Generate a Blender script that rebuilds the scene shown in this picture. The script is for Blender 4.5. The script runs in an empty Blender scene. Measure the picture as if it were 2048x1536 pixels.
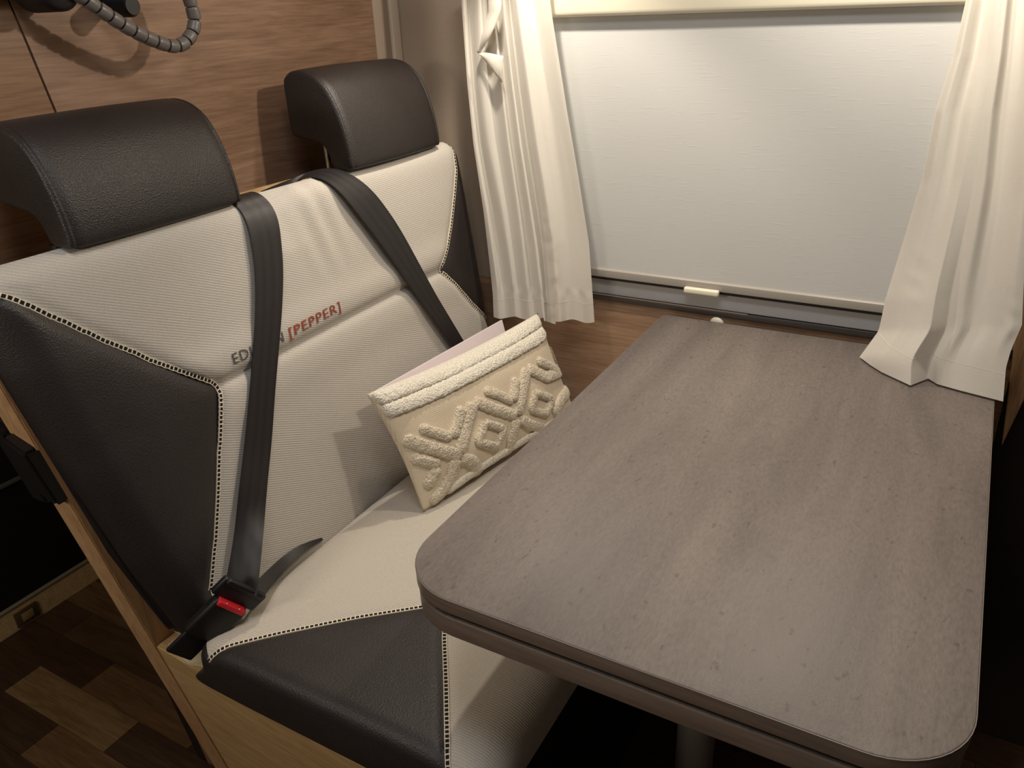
import bpy, bmesh, math, random
from mathutils import Vector, Matrix, noise
import numpy as np
random.seed(7)
SC = bpy.context.scene
COL = SC.collection
PI = math.pi
# ------------------------------------------------------------------ camera, world, lights, exposure
CAM = np.array([0.0, -1.335, 1.24])
C0 = np.array([1024., 768.])
_vx, _vy = np.array([-2028., 135.]), np.array([2034., -40.])
FPX = math.sqrt(-np.dot(_vx-C0, _vy-C0))
_X = -np.r_[_vx-C0, FPX]; _X /= np.linalg.norm(_X)
_Y = np.r_[_vy-C0, FPX]; _Y /= np.linalg.norm(_Y)
R = np.array([_X, _Y, np.cross(_X, _Y)])
cd = bpy.data.cameras.new('camera'); cam = bpy.data.objects.new('camera', cd); COL.objects.link(cam)
cd.sensor_width = 36; cd.lens = FPX/2048*36; cd.clip_start = .02
M = Matrix.Identity(4)
for i in range(3):
    M[i][0], M[i][1], M[i][2], M[i][3] = R[i, 0], -R[i, 1], -R[i, 2], CAM[i]
cam.matrix_world = M
SC.camera = cam
SC.view_settings.view_transform = 'Standard'
try: SC.view_settings.look = 'None'
except Exception: pass
SC.view_settings.gamma = 1; SC.view_settings.use_curve_mapping = False
SC.view_settings.exposure = 0.42
W = bpy.data.worlds.new('world'); SC.world = W; W.use_nodes = True
W.node_tree.nodes['Background'].inputs[0].default_value = (.9, .8, .7, 1)
W.node_tree.nodes['Background'].inputs[1].default_value = .03

def lamp(name, kind, loc, energy, col, size=.02, aim=None, **kw):
    d = bpy.data.lights.new(name, kind); o = bpy.data.objects.new(name, d); COL.objects.link(o)
    o.location = loc; d.energy = energy; d.color = col
    if kind == 'AREA': d.shape = 'RECTANGLE'; d.size = size; d.size_y = kw.get('size_y', size)
    else: d.shadow_soft_size = size
    if kind == 'SPOT': d.spot_size = math.radians(kw.get('angle', 120)); d.spot_blend = kw.get('blend', .8)
    if aim is not None:
        o.rotation_euler = (Vector(aim)-Vector(loc)).to_track_quat('-Z', 'Y').to_euler()
    return o
lamp('reading_spot', 'SPOT', (-.64, -.24, 1.50), 9.5, (1, .89, .75), .016, (-.60, -.24, .5), angle=96, blend=.5)
lamp('reading_spot', 'POINT', (-.08, -.24, 1.50), 9.5, (1, .89, .75), .016)
lamp('ceiling_lamp', 'AREA', (-.25, -1.05, 1.93), 4.0, (.90, .95, 1), .5, (-.4, -.8, 0), size_y=.3)
lamp('aisle_fill', 'AREA', (-1.0, -1.95, 1.35), 4.5, (1, .90, .76), .5, (-.9, -.8, .3), size_y=.2)  # unseen area light added to brighten the bench side and aisle floor

# ------------------------------------------------------------------ geometry helpers
def ray(u, v):
    return R @ np.array([u-C0[0], v-C0[1], FPX])
def on_plane(u, v, p0, n):
    d = ray(u, v); n = np.asarray(n, float)
    return CAM + d*(np.dot(n, np.asarray(p0, float)-CAM)/np.dot(n, d))
def at_x(u, v, x): return on_plane(u, v, (x, 0, 0), (1, 0, 0))
def at_y(u, v, y): return on_plane(u, v, (0, y, 0), (0, 1, 0))
def at_z(u, v, z): return on_plane(u, v, (0, 0, z), (0, 0, 1))
def on_front(u, v, F, off=0.0):
    x = -.83
    for _ in range(12):
        p = at_x(u, v, x); x = F(p[1], p[2])+off
    return p

def link(name, me, mat=None, parent=None, smooth=True):
    o = bpy.data.objects.new(name, me); COL.objects.link(o)
    if mat is not None and not me.materials: me.materials.append(mat)
    if smooth:
        me.polygons.foreach_set('use_smooth', [True]*len(me.polygons))
    if parent is not None: o.parent = parent
    return o
def mesh(name, V, F, mat=None, parent=None, smooth=True):
    me = bpy.data.meshes.new(name); me.from_pydata([tuple(map(float, v)) for v in V], [], F); me.update()
    return link(name, me, mat, parent, smooth)
def from_bm(name, bm, mat=None, parent=None, smooth=True):
    bmesh.ops.recalc_face_normals(bm, faces=bm.faces)
    me = bpy.data.meshes.new(name); bm.to_mesh(me); bm.free()
    return link(name, me, mat, parent, smooth)
def auto(o, ang=40):
    me = o.data; a = math.radians(ang)
    bm = bmesh.new(); bm.from_mesh(me)
    for e in bm.edges:
        if len(e.link_faces) == 2: e.smooth = e.calc_face_angle(0) < a
    bm.to_mesh(me); bm.free()
    return o
def box_bm(x0, x1, y0, y1, z0, z1, bev=0.0, seg=2):
    bm = bmesh.new(); bmesh.ops.create_cube(bm, size=1)
    for v in bm.verts:
        v.co = Vector((x0+(v.co.x+.5)*(x1-x0), y0+(v.co.y+.5)*(y1-y0), z0+(v.co.z+.5)*(z1-z0)))
    if bev: bmesh.ops.bevel(bm, geom=bm.edges[:], offset=bev, segments=seg, affect='EDGES', profile=.5)
    return bm
def box(name, x0, x1, y0, y1, z0, z1, mat, parent=None, bev=0.0, seg=2):
    return auto(from_bm(name, box_bm(x0, x1, y0, y1, z0, z1, bev, seg), mat, parent))
def prism(name, pts, lo, hi, axis, mat, parent=None, bev=0.0, seg=3):
    """polygon pts extruded from lo to hi along axis (0 x, 1 y, 2 z)"""
    bm = bmesh.new()
    def mk(p, h):
        return {0: (h, p[0], p[1]), 1: (p[0], h, p[1]), 2: (p[0], p[1], h)}[axis]
    a = [bm.verts.new(mk(p, lo)) for p in pts]; b = [bm.verts.new(mk(p, hi)) for p in pts]
    bm.faces.new(a); bm.faces.new(b[::-1]); n = len(pts)
    for i in range(n): bm.faces.new([a[i], b[i], b[(i+1) % n], a[(i+1) % n]])
    bmesh.ops.recalc_face_normals(bm, faces=bm.faces)
    if bev:
        ed = [e for e in bm.edges if e.calc_face_angle(0) > math.radians(30)]
        bmesh.ops.bevel(bm, geom=ed, offset=bev, segments=seg, affect='EDGES', profile=.5)
    return auto(from_bm(name, bm, mat, parent))
def tube(name, pts, r, mat, parent=None, n=10, cap=True):
    pts = [Vector(p) for p in pts]; V = []; F = []
    up = Vector((.13, .29, .95)); m = len(pts)
    for i, p in enumerate(pts):
        t = (pts[min(i+1, m-1)]-pts[max(i-1, 0)]).normalized()
        a = t.cross(up).normalized(); b = a.cross(t)
        rr = r[i] if hasattr(r, '__len__') else r
        for k in range(n):
            th = 2*PI*k/n; V.append(p+(a*math.cos(th)+b*math.sin(th))*rr)
    for i in range(m-1):
        for k in range(n):
            F.append((i*n+k, i*n+(k+1) % n, (i+1)*n+(k+1) % n, (i+1)*n+k))
    if cap:
        F.append(tuple(range(n))[::-1]); F.append(tuple((m-1)*n+k for k in range(n)))
    return auto(mesh(name, V, F, mat, parent), 60)
def spline(pts, n):
    """Catmull-Rom through pts, n samples evenly spaced by length"""
    P = [np.asarray(p, float) for p in pts]; P = [2*P[0]-P[1]]+P+[2*P[-1]-P[-2]]
    out = []
    for i in range(1, len(P)-2):
        for k in range(16):
            t = k/16
            out.append(.5*((2*P[i])+(P[i+1]-P[i-1])*t+(2*P[i-1]-5*P[i]+4*P[i+1]-P[i+2])*t*t+(3*P[i]-P[i-1]-3*P[i+1]+P[i+2])*t**3))
    out.append(P[-2]); return resample(out, n)
def resample(pts, n):
    pts = np.array(pts); d = np.r_[0, np.cumsum(np.linalg.norm(np.diff(pts, axis=0), axis=1))]
    s = np.linspace(0, d[-1], n)
    return np.stack([np.interp(s, d, pts[:, k]) for k in range(pts.shape[1])], 1)
def plen(pts):
    return float(np.sum(np.linalg.norm(np.diff(np.array(pts), axis=0), axis=1)))

def empty(name, label, cat, loc=(0, 0, 0), group=None):
    o = bpy.data.objects.new(name, None); COL.objects.link(o); o.location = loc; o.empty_display_size = .05
    return tag(o, label, cat, group)
def tag(o, label, cat, group=None):
    o['label'] = label; o['category'] = cat
    if group: o['group'] = group
    return o
def put(parent):
    """parts were modelled in world coordinates: keep them there under their thing"""
    inv = Matrix.Translation(-Vector(parent.location))
    for o in COL.objects:
        if o.parent is parent and o.type != 'EMPTY' and not o.get('_k'):
            o.matrix_parent_inverse = inv; o['_k'] = 1
def structure(o):
    o['kind'] = 'structure'; return o

# ------------------------------------------------------------------ materials
def lin(c):
    return tuple(((x/255)/12.92 if x/255 <= .04045 else ((x/255+.055)/1.055)**2.4) for x in c)+(1,)
class Mat:
    def __init__(s, name, col=(128, 128, 128), rough=.5, spec=.5, metal=0.0, sheen=0.0):
        s.m = bpy.data.materials.new(name); s.m.use_nodes = True; s.t = s.m.node_tree; s.n = s.t.nodes
        s.b = s.n['Principled BSDF']; s.b.inputs['Base Color'].default_value = lin(col)
        s.b.inputs['Roughness'].default_value = rough; s.b.inputs['Specular IOR Level'].default_value = spec
        s.b.inputs['Metallic'].default_value = metal
        if sheen: s.b.inputs['Sheen Weight'].default_value = sheen
        s.co = s.n.new('ShaderNodeTexCoord'); s.h = None
    def L(s, a, b): s.t.links.new(a, b)
    def mapped(s, scale=(1, 1, 1), rot=(0, 0, 0), out='Object'):
        mp = s.n.new('ShaderNodeMapping'); mp.inputs['Scale'].default_value = scale; mp.inputs['Rotation'].default_value = rot
        s.L(s.co.outputs[out], mp.inputs['Vector']); return mp.outputs[0]
    def noise(s, scale, detail=4, rough=.55, vec=None, dist=0):
        t = s.n.new('ShaderNodeTexNoise'); t.inputs['Scale'].default_value = scale; t.inputs['Detail'].default_value = detail
        t.inputs['Roughness'].default_value = rough; t.inputs['Distortion'].default_value = dist
        s.L(vec if vec is not None else s.co.outputs['Object'], t.inputs['Vector']); return t.outputs['Fac']
    def voro(s, scale, vec=None, feature='F1'):
        t = s.n.new('ShaderNodeTexVoronoi'); t.inputs['Scale'].default_value = scale; t.feature = feature
        s.L(vec if vec is not None else s.co.outputs['Object'], t.inputs['Vector']); return t.outputs['Distance']
    def wave(s, scale, axis='X', vec=None, dist=0, dscale=1):
        t = s.n.new('ShaderNodeTexWave'); t.inputs['Scale'].default_value = scale; t.bands_direction = axis
        t.inputs['Distortion'].default_value = dist; t.inputs['Detail Scale'].default_value = dscale
        s.L(vec if vec is not None else s.co.outputs['Object'], t.inputs['Vector']); return t.outputs['Fac']
    def ramp(s, fac, stops):
        r = s.n.new('ShaderNodeValToRGB'); e = r.color_ramp.elements
        while len(e) < len(stops): e.new(.5)
        for k, (p, c) in enumerate(stops): e[k].position = p; e[k].color = lin(c) if len(c) == 3 else c
        s.L(fac, r.inputs[0]); return r.outputs[0]
    def math(s, op, a, b=None):
        m = s.n.new('ShaderNodeMath'); m.operation = op
        for k, x in enumerate((a, b)):
            if x is None: continue
            if isinstance(x, (int, float)): m.inputs[k].default_value = x
            else: s.L(x, m.inputs[k])
        return m.outputs[0]
    def mix(s, fac, a, b, mode='MIX'):
        m = s.n.new('ShaderNodeMix'); m.data_type = 'RGBA'; m.blend_type = mode
        for k, x in ((0, fac), (6, a), (7, b)):
            if isinstance(x, (int, float)): m.inputs[k].default_value = x
            elif isinstance(x, tuple): m.inputs[k].default_value = lin(x) if len(x) == 3 else x
            else: s.L(x, m.inputs[k])
        return m.outputs[2]
    def color(s, c): s.L(c, s.b.inputs['Base Color']); return s
    def bump(s, h, strength=.3, dist=.001):
        b = s.n.new('ShaderNodeBump'); b.inputs['Strength'].default_value = strength; b.inputs['Distance'].default_value = dist
        s.L(h, b.inputs['Height'])
        if s.h is not None: s.L(s.h, b.inputs['Normal'])
        s.h = b.outputs[0]; s.L(s.h, s.b.inputs['Normal']); return s
    def rough(s, f, lo, hi):
        m = s.n.new('ShaderNodeMapRange'); m.inputs[3].default_value = lo; m.inputs[4].default_value = hi
        s.L(f, m.inputs[0]); s.L(m.outputs[0], s.b.inputs['Roughness']); return s

def wood(name, dark, mid, light, axis, rough=.42, spec=.4, scale=1.0):
    m = Mat(name, mid, rough, spec)
    sc = [42*scale]*3; sc[axis] = 4.2*scale
    v = m.mapped(tuple(sc))
    a = m.noise(1.0, 8, .62, v, .9)
    sc2 = [260*scale]*3; sc2[axis] = 15*scale
    b = m.noise(1.0, 3, .6, m.mapped(tuple(sc2)))
    c = m.ramp(a, [(.28, dark), (.5, mid), (.74, light)])
    d = m.ramp(b, [(.32, (196, 194, 192)), (.6, (255, 255, 255))])
    m.color(m.mix(.55, c, d, 'MULTIPLY')); m.bump(b, .15, .0006)
    return m.m
WOOD = wood('walnut_panel', (132, 102, 80), (152, 120, 96), (168, 136, 110), 1)
WOOD_SIDE = wood('walnut_door', (122, 90, 66), (142, 108, 80), (158, 122, 92), 1)
WOOD_SILL = wood('walnut_wall_panel', (140, 110, 86), (160, 128, 102), (176, 144, 116), 0)
OAK = wood('light_oak_board', (190, 158, 110), (205, 173, 124), (216, 186, 138), 0)
OAK_EDGE = wood('light_oak_edge', (178, 140, 102), (194, 156, 116), (206, 170, 130), 2)
POST = wood('pale_wood_post', (176, 138, 102), (206, 166, 126), (220, 184, 144), 2)

def fabric(name, base, hi, rot, twill=0):
    m = Mat(name, base, .9, .15, sheen=.12)
    v = m.mapped((1, 1, 1), rot)
    w = m.wave(95, 'Z' if twill else 'X', m.mapped((1, 1, 1), (math.radians(24), 0, 0)) if twill else v, .5, 90); w2 = m.wave(150, 'Y', m.mapped() if twill else v, .5, 90); n = m.noise(800, 2)
    h = m.math('ADD', m.math('MULTIPLY', w, .7), m.math('MULTIPLY', w2, .25))
    c = m.mix(m.math('MULTIPLY', h, .6), base, hi)
    blot = m.ramp(m.noise(600, 3, .7), [(.3, (222, 219, 216)), (.65, (255, 255, 255))])
    m.color(m.mix(.6, c, blot, 'MULTIPLY')); m.bump(h, .42, .0009); m.bump(n, .2, .0005)
    return m.m
FAB_BACK = fabric('woven_fabric_back', (188, 182, 172), (219, 213, 204), (math.radians(0), math.radians(90), math.radians(12)), 1)
FAB_SEAT = fabric('woven_fabric_seat', (188, 180, 168), (219, 211, 197), (0, 0, math.radians(86)))

def leather(name, col, rough=.46, k=1.0):
    m = Mat(name, col, rough, .48)
    v = m.voro(520*k); n = m.noise(300*k, 3); big = m.noise(14, 2)
    m.bump(v, .35, .0010); m.bump(n, .25, .0006)
    m.rough(big, rough-.06, rough+.08)
    m.color(m.mix(big, tuple(int(x*.9) for x in col), tuple(int(min(255, x*1.1)) for x in col)))
    return m.m
LEATHER = leather('brown_black_leather', (44, 39, 38), .47)
HEADREST = leather('headrest_leather', (38, 33, 32), .45, 1.2)

def table_mat():
    m = Mat('grey_brown_laminate', (118, 106, 98), .42, .36)
    st = m.noise(1.0, 5, .6, m.mapped((9, 1.4, 1)), .5)
    fine = m.noise(1.0, 4, .7, m.mapped((330, 110, 110)))
    pit = m.noise(1.0, 2, .5, m.mapped((120, 60, 60)))
    c = m.ramp(st, [(.28, (98, 90, 86)), (.52, (118, 109, 103)), (.75, (133, 124, 115))])
    d = m.ramp(fine, [(.3, (206, 204, 204)), (.65, (255, 255, 255))])
    c2 = m.mix(.7, c, d, 'MULTIPLY')
    pf = m.ramp(pit, [(.27, (255, 255, 255)), (.33, (0, 0, 0))])
    c3 = m.mix(m.math('MULTIPLY', pf, .4), c2, (58, 50, 46))
    m.color(c3)
    g = m.noise(420, 2, .5); m.bump(g, .22, .0006); m.bump(fine, .2, .0004)
    m.rough(fine, .40, .56)
    return m.m
TABLE = table_mat()
def edge_mat():
    m = Mat('table_edge_band', (98, 84, 74), .38, .45)
    f = m.noise(1.0, 4, .6, m.mapped((12, 12, 160)))
    m.color(m.ramp(f, [(.3, (104, 90, 80)), (.7, (124, 109, 98))])); return m.m
EDGE = edge_mat()
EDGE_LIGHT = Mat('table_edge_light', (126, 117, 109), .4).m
GAP = Mat('black_gap', (20, 18, 20), .6).m

def cloth(name, col, transl=.3):
    m = Mat(name, col, .7, .25, sheen=.3)
    v1 = m.noise(1.0, 3, .6, m.mapped((60, 60, 700))); v2 = m.noise(1.0, 3, .6, m.mapped((500, 500, 50)))
    h = m.math('ADD', v1, v2)
    m.bump(h, .25, .0005)
    m.color(m.mix(m.math('MULTIPLY', h, .5), tuple(int(c*.95) for c in col), col))
    tr = m.n.new('ShaderNodeBsdfTranslucent'); tr.inputs[0].default_value = lin(col)
    mx = m.n.new('ShaderNodeMixShader'); mx.inputs[0].default_value = transl
    m.L(m.b.outputs[0], mx.inputs[1]); m.L(tr.outputs[0], mx.inputs[2])
    m.L(mx.outputs[0], m.n['Material Output'].inputs[0]); return m.m
CURT = cloth('sheer_cream_cloth', (234, 229, 218), .28)
def blind_mat():
    m = Mat('blind_fabric', (198, 198, 195), .75, .25)
    a = m.noise(1.0, 2, .5, m.mapped((40, 40, 900))); b = m.noise(900, 2)
    slub = m.noise(1.0, 1, .4, m.mapped((28, 28, 420)))
    sl = m.ramp(slub, [(.66, (0, 0, 0)), (.72, (255, 255, 255))])
    m.bump(a, .15, .0004); m.bump(sl, .22, .0004); m.bump(b, .12, .0003)
    m.color(m.mix(m.math('MULTIPLY', a, .4), (193, 193, 190), (203, 203, 200))); return m.m
BLIND = blind_mat()
CREAM = Mat('cream_plastic', (232, 226, 204), .4).m
BAR = Mat('satin_grey_aluminium', (158, 152, 143), .4, .5).m
FRAME = Mat('grey_window_frame', (182, 182, 183), .45, .45).m
FRAME_DK = Mat('dark_window_rail', (58, 52, 48), .4, .5).m
BLACK = Mat('black_plastic', (26, 24, 25), .45, .4).m
RED = Mat('red_release_button', (214, 40, 48), .4, .45).m
CHROME = Mat('chrome', (190, 188, 184), .22, .5, 1.0).m
def liner():
    m = Mat('beige_wall_lining', (176, 160, 140), .85, .2); n = m.noise(500, 3)
    m.bump(n, .2, .0005); m.color(m.mix(n, (172, 157, 140), (188, 172, 154))); return m.m
LINER = liner()
TRIM = Mat('pale_trim', (222, 208, 190), .55).m
TRIM_DK = Mat('beige_trim', (172, 155, 138), .6).m
THREAD = Mat('cream_thread', (222, 212, 190), .8, .2).m
GROOVE = Mat('dark_seam_tape', (34, 29, 27), .8, .2).m
def webbing():
    m = Mat('black_webbing', (38, 35, 36), .42, .5)
    uv = m.mapped((1, 1, 1), out='UV')
    w = m.wave(1.0, 'X', uv); f = m.wave(140, 'Y', uv)
    m.bump(w, .16, .0006); m.bump(f, .2, .0003); m.color(m.mix(w, (31, 28, 29), (38, 35, 36))); return m.m
WEB = webbing()
STEEL = Mat('grey_table_leg', (120, 116, 112), .45, .5, .3).m
HOSE = Mat('grey_spiral_wrap', (104, 98, 94), .38, .5).m
PAPER = Mat('pale_lilac_card', (236, 224, 228), .7, .3).m
def pillow_mat():
    m = Mat('woven_cushion_cloth', (205, 184, 152), .9, .15, sheen=.2)
    w = m.wave(110, 'X', m.mapped(rot=(0, 0, .5)), .6, 40); w2 = m.wave(110, 'Y', m.mapped(), .6, 40); w3 = m.wave(110, 'Z', m.mapped(), .6, 40)
    h = m.math('MULTIPLY', m.math('ADD', w3, w2), .5)
    m.color(m.mix(h, (206, 190, 164), (226, 211, 186))); m.bump(h, .4, .0008); return m.m
PILLOW = pillow_mat()
def tuft_mat(name, a, b):
    m = Mat(name, b, .95, .1, sheen=.35)
    v = m.voro(330); n = m.noise(420, 3)
    m.color(m.mix(m.ramp(v, [(.1, (0, 0, 0)), (.6, (255, 255, 255))]), b, a)); m.bump(v, .8, .0022); m.bump(n, .6, .0014); return m.m
TUFT = tuft_mat('tufted_loops', (206, 192, 168), (238, 228, 206))
TUFT_TOP = tuft_mat('tufted_loops_pale', (226, 218, 200), (246, 242, 230))
INK = Mat('grey_print', (84, 78, 76), .8).m
INK_RED = Mat('brick_red_print', (150, 66, 46), .8).m
DARK = Mat('dark_panel', (40, 32, 27), .8, .2).m
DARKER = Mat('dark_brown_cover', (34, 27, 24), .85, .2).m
MAT_PAD = Mat('cream_underlay', (206, 192, 160), .9).m

# ------------------------------------------------------------------ setting
def plank_mats():
    out = []
    for k, (d, mi, l) in enumerate([((52, 36, 24), (68, 48, 32), (80, 58, 40)), ((64, 46, 30), (84, 62, 40), (98, 74, 50)),
                                    ((100, 76, 50), (128, 100, 66), (146, 116, 80)), ((58, 40, 28), (74, 54, 38), (88, 66, 46)), ((84, 60, 38), (106, 78, 50), (122, 92, 62))]):
        out.append(wood('floor_plank_%s' % 'abcde'[k], d, mi, l, 0, .5, .35, 1.4))
    return out
PL = plank_mats()
floor = structure(box('floor', -2.4, 1.2, -2.0, .07, -.04, -.004, DARKER))
pw, pl = .079, .32
rows = int(2.0/pw)
tone = random.Random(11)
for r in range(rows):
    y0 = -1.285+r*pw
    if y0 > .03-pw: break
    off = ((r-6)*.137+.009) % pl
    x = -2.2+off-pl
    while x < .55:
        x0, x1 = max(x, -2.2), min(x+pl, .55)
        if x1-x0 > .02:
            k = tone.choice([0, 0, 1, 3, 3, 0, 3, 4]); xm = (x0+x1)/2
            if r == 6: k = 2 if abs(xm+1.39) < .1 else (3 if abs(xm+1.07) < .1 else 0)
            if r == 7: k = 4 if abs(xm+1.25) < .16 else 0
            if r == 8: k = 1 if abs(xm+1.5) < .16 else 3
            o = box('plank', x0+.0006, x1-.0006, y0+.0005, y0+pw-.0005, -.004, .0+tone.uniform(-.0004, .0004), PL[k], floor)
        x += pl
# bulkhead plane behind the bench; its aisle edge leans in towards the floor
BX = -1.022
yP, yT, yC = at_x(743, 5, BX)[1], at_x(774, 5, BX)[1], at_x(791, 5, BX)[1]
ys0, ys1 = at_x(20, 5, BX)[1], at_x(110, 220, BX)[1]; zs0, zs1 = at_x(20, 5, BX)[2], at_x(110, 220, BX)[2]
sg = lambda z: ys1+(ys0-ys1)*(z-zs1)/(zs0-zs1)
wall_back = structure(box('wall_back', -1.25, 1.0, .034, .07, 0, 1.95, LINER))
box('lower_panel', -1.02, .100, -.007, .0339, 0.0, .7235, WOOD_SILL, wall_back)
box('upper_lining', -1.02, -.70, yC+.001, .0339, .7240, 1.95, LINER, wall_back)
wall_left = structure(prism('wall_left', [(.03, 0), (-.735, 0), (-.78, .40), (-.84, .70), (-.91, .9), (-.91, 1.95), (.03, 1.95)], -1.060, -1.0345, 0, DARK))
prism('wood_panel', [(yP, .0), (sg(0)+.0015, .0), (sg(1.95)+.0015, 1.95), (yP, 1.95)], -1.0344, BX, 0, WOOD, wall_left)
prism('wood_panel', [(sg(0)-.0015, .0), (-.735, 0), (-.78, .40), (-.84, .70), (-.91, .9), (-.91, 1.95), (sg(1.95)-.0015, 1.95)], -1.0344, BX-.0005, 0, WOOD_SIDE, wall_left)
structure(box('trim_1', -1.0344, BX+.0015, yP+.0006, yT, 0, 1.95, TRIM_DK, None, .002))
structure(box('trim_2', -1.0344, BX+.007, yT+.0005, yC, 0, 1.95, TRIM, None, .003, 3))
structure(box('wall_right', -2.4, 1.2, -2.06, -2.0, 0, 1.95, LINER))
structure(box('ceiling', -2.4, 1.2, -2.0, .07, 1.95, 1.99, LINER))
# wood pillar trim right of the window and a dark panel whose colour stands in for the wall in shadow
pt = [at_y(2003, 895, -.03), at_y(2030, 735, -.03), at_y(2046, 560, -.03)]
prism('trim_3', [(pt[0][0], pt[0][2]), (pt[1][0]-.004, pt[1][2]), (pt[2][0]-.004, pt[2][2]), (.085, 1.3), (.150, 1.3), (.150, .86), (.128, .70)], -.030, -.002, 1, POST, None, .003)
structure(bpy.data.objects['trim_3'])
structure(box('shadow_panel', .1005, .75, -.022, .0339, 0, 1.3, DARK, None, .002))
# window: frame and glass behind the blind
win = structure(box('window_1', -.74, .098, -.004, .0339, .7245, 1.30, FRAME_DK))
prism('window_frame', [(-.0045, .772), (-.008, .772), (-.011, .7385), (-.0045, .7385)], -.74, .098, 0, FRAME, win, .0015)
prism('window_frame', [(-.0045, .738), (-.013, .738), (-.0145, .7345), (-.0135, .7255), (-.0045, .7255)], -.74, .098, 0, FRAME_DK, win, .0012)
box('frame_highlight', -.66, -.30, -.0152, -.0132, .7372, .7388, Mat('rail_highlight', (168, 146, 130), .35).m, win)  # pale strip paints the highlight along the top of the dark rail
GL = Mat('window_glass', (30, 32, 36), .05, .5).m
box('pane', -.72, .08, -.0095, -.0046, .78, 1.28, GL, win)
# step and cabinet at the back of the van
st = empty('rear_step', 'low pale oak kickboard with a small square inset across the rear floor', 'step', (-1.78, -.6, 0))
prism('kickboard', [(-.95, .001), (-.30, .001), (-.30, .0600), (-.95, .0600)], -1.80, -1.70, 0, OAK, st)
box('top_edge', -1.706, -1.6965, -.95, -.30, .0602, .0665, Mat('grey_edge_strip', (138, 128, 108), .5).m, st, .002)
sk = box('socket_frame', -1.6995, -1.695, at_x(30, 1238, -1.695)[1], at_x(82, 1230, -1.695)[1], .008, .047, Mat('brown_socket', (84, 66, 44), .5).m, st, .001)
box('socket_lid', -1.6948, -1.6925, at_x(44, 1236, -1.695)[1], at_x(70, 1230, -1.695)[1], .018, .038, Mat('tan_socket_lid', (150, 122, 84), .5).m, sk, .0008)
put(st)
cb = empty('rear_cabinet', 'dark cabinet with thin grey shelf edge deep in shadow above the kickboard', 'cabinet', (-1.9, -.7, .1))
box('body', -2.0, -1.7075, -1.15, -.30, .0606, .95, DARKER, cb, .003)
p1, p2 = at_x(0, 974, -1.705), at_x(66, 953, -1.705)
box('shelf_edge', -1.7073, -1.699, -1.15, -.30, p1[2]-.004, p1[2]+.004, Mat('grey_shelf_edge', (92, 88, 84), .5).m, cb, .001)
put(cb)

# ------------------------------------------------------------------ bench
def side_y(z): return -.758-.183*z
bench = empty('bench_frame', 'light oak bench base and tall back board along the aisle side of the seat', 'bench', (-.65, -.42, 0))
# tall back board whose slanting edge shows on the aisle side
def slab(name, x0, x1, z0, z1, y_hi, off, mat, parent, bev=.0015):
    bm = bmesh.new(); vs = []
    for x in (x0, x1):
        for z in (z0, z1):
            o = off(x) if callable(off) else off
            vs.append(bm.verts.new((x, side_y(z)+o, z))); vs.append(bm.verts.new((x, y_hi, z)))
    a = vs
    for f in ((0, 1, 3, 2), (4, 6, 7, 5), (0, 4, 5, 1), (2, 3, 7, 6), (0, 2, 6, 4), (1, 5, 7, 3)): bm.faces.new([a[i] for i in f])
    bmesh.ops.recalc_face_normals(bm, faces=bm.faces)
    bmesh.ops.bevel(bm, geom=bm.edges[:], offset=bev, segments=2, affect='EDGES')
    return auto(from_bm(name, bm, mat, parent))
box('top_rail', -.957, -.911, -.595, -.012, .9845, .998, OAK, bench, .002)
slab('back_board', -.957, -.911, 0.0, .984, -.012, 0, OAK_EDGE, bench)
fan = lambda x: .001-(x+.91)*.055
slab('side_panel', -.910, -.365, 0.0, .420, -.72, fan, OAK, bench)
slab('seat_board', -.910, -.365, .400, .4198, -.012, lambda x: .125, OAK, bench)
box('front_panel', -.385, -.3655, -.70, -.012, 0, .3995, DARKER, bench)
lat = slab('latch', -.953, -.9115, .700, .797, -.86, -.012, BLACK, bench, .004)
for v in lat.data.vertices:
    if v.co.z > .75 and v.co.x > -.93: v.co.z -= .012
    if v.co.z < .75 and v.co.x < -.93: v.co.z += .010
    if v.co.y < -.885: v.co.y -= .002
la = slab('latch', -.985, -.9535, .685, .800, -.86, -.008, BLACK, bench, .004)
put(bench)

class Loop:
    """closed cushion profile in two axes (a, z), swept along y with rounded ends"""
    def __init__(s, ctrl, n, core, flat_z=None):
        s.core = np.array(core, float); s.flat_z = flat_z
        c = [np.array(p, float) for p in ctrl]; c = c+[c[0]]
        P = [c[-2]]+c+[c[1]]; out = []
        for i in range(1, len(P)-2):
            for k in range(14):
                t = k/14
                out.append(.5*((2*P[i])+(P[i+1]-P[i-1])*t+(2*P[i-1]-5*P[i]+4*P[i+1]-P[i+2])*t*t+(3*P[i]-P[i-1]-3*P[i+1]+P[i+2])*t**3))
        out.append(out[0]); s.p = resample(out, n+1)[:-1]; s.n = n
        d = np.roll(s.p, -1, 0)-np.roll(s.p, 1, 0); nn = np.stack([d[:, 1], -d[:, 0]], 1); nn /= np.linalg.norm(nn, axis=1)[:, None]
        area = .5*np.sum(s.p[:, 0]*np.roll(s.p[:, 1], -1)-np.roll(s.p[:, 0], -1)*s.p[:, 1])
        s.out = nn if area > 0 else -nn
        s.c = s.p.mean(0); s.dir, s.len = [], []
        for q in s.p:
            best = None
            for a, b in zip(s.core[:-1], s.core[1:]):
                ab = b-a; t = max(0, min(1, np.dot(q-a, ab)/np.dot(ab, ab))); v = a+ab*t-q
                if best is None or np.linalg.norm(v) < np.linalg.norm(best): best = v
            L = np.linalg.norm(best); s.dir.append(best/L); s.len.append(L)
    def pt(s, i, y, inset, g=0):
        i %= s.n
        if s.flat_z is not None and s.p[i][1] < s.flat_z: inset *= .2
        q = s.p[i]+s.dir[i]*min(inset, s.len[i]*.9)+s.out[i]*g; return np.array([q[0], y, q[1]])
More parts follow.
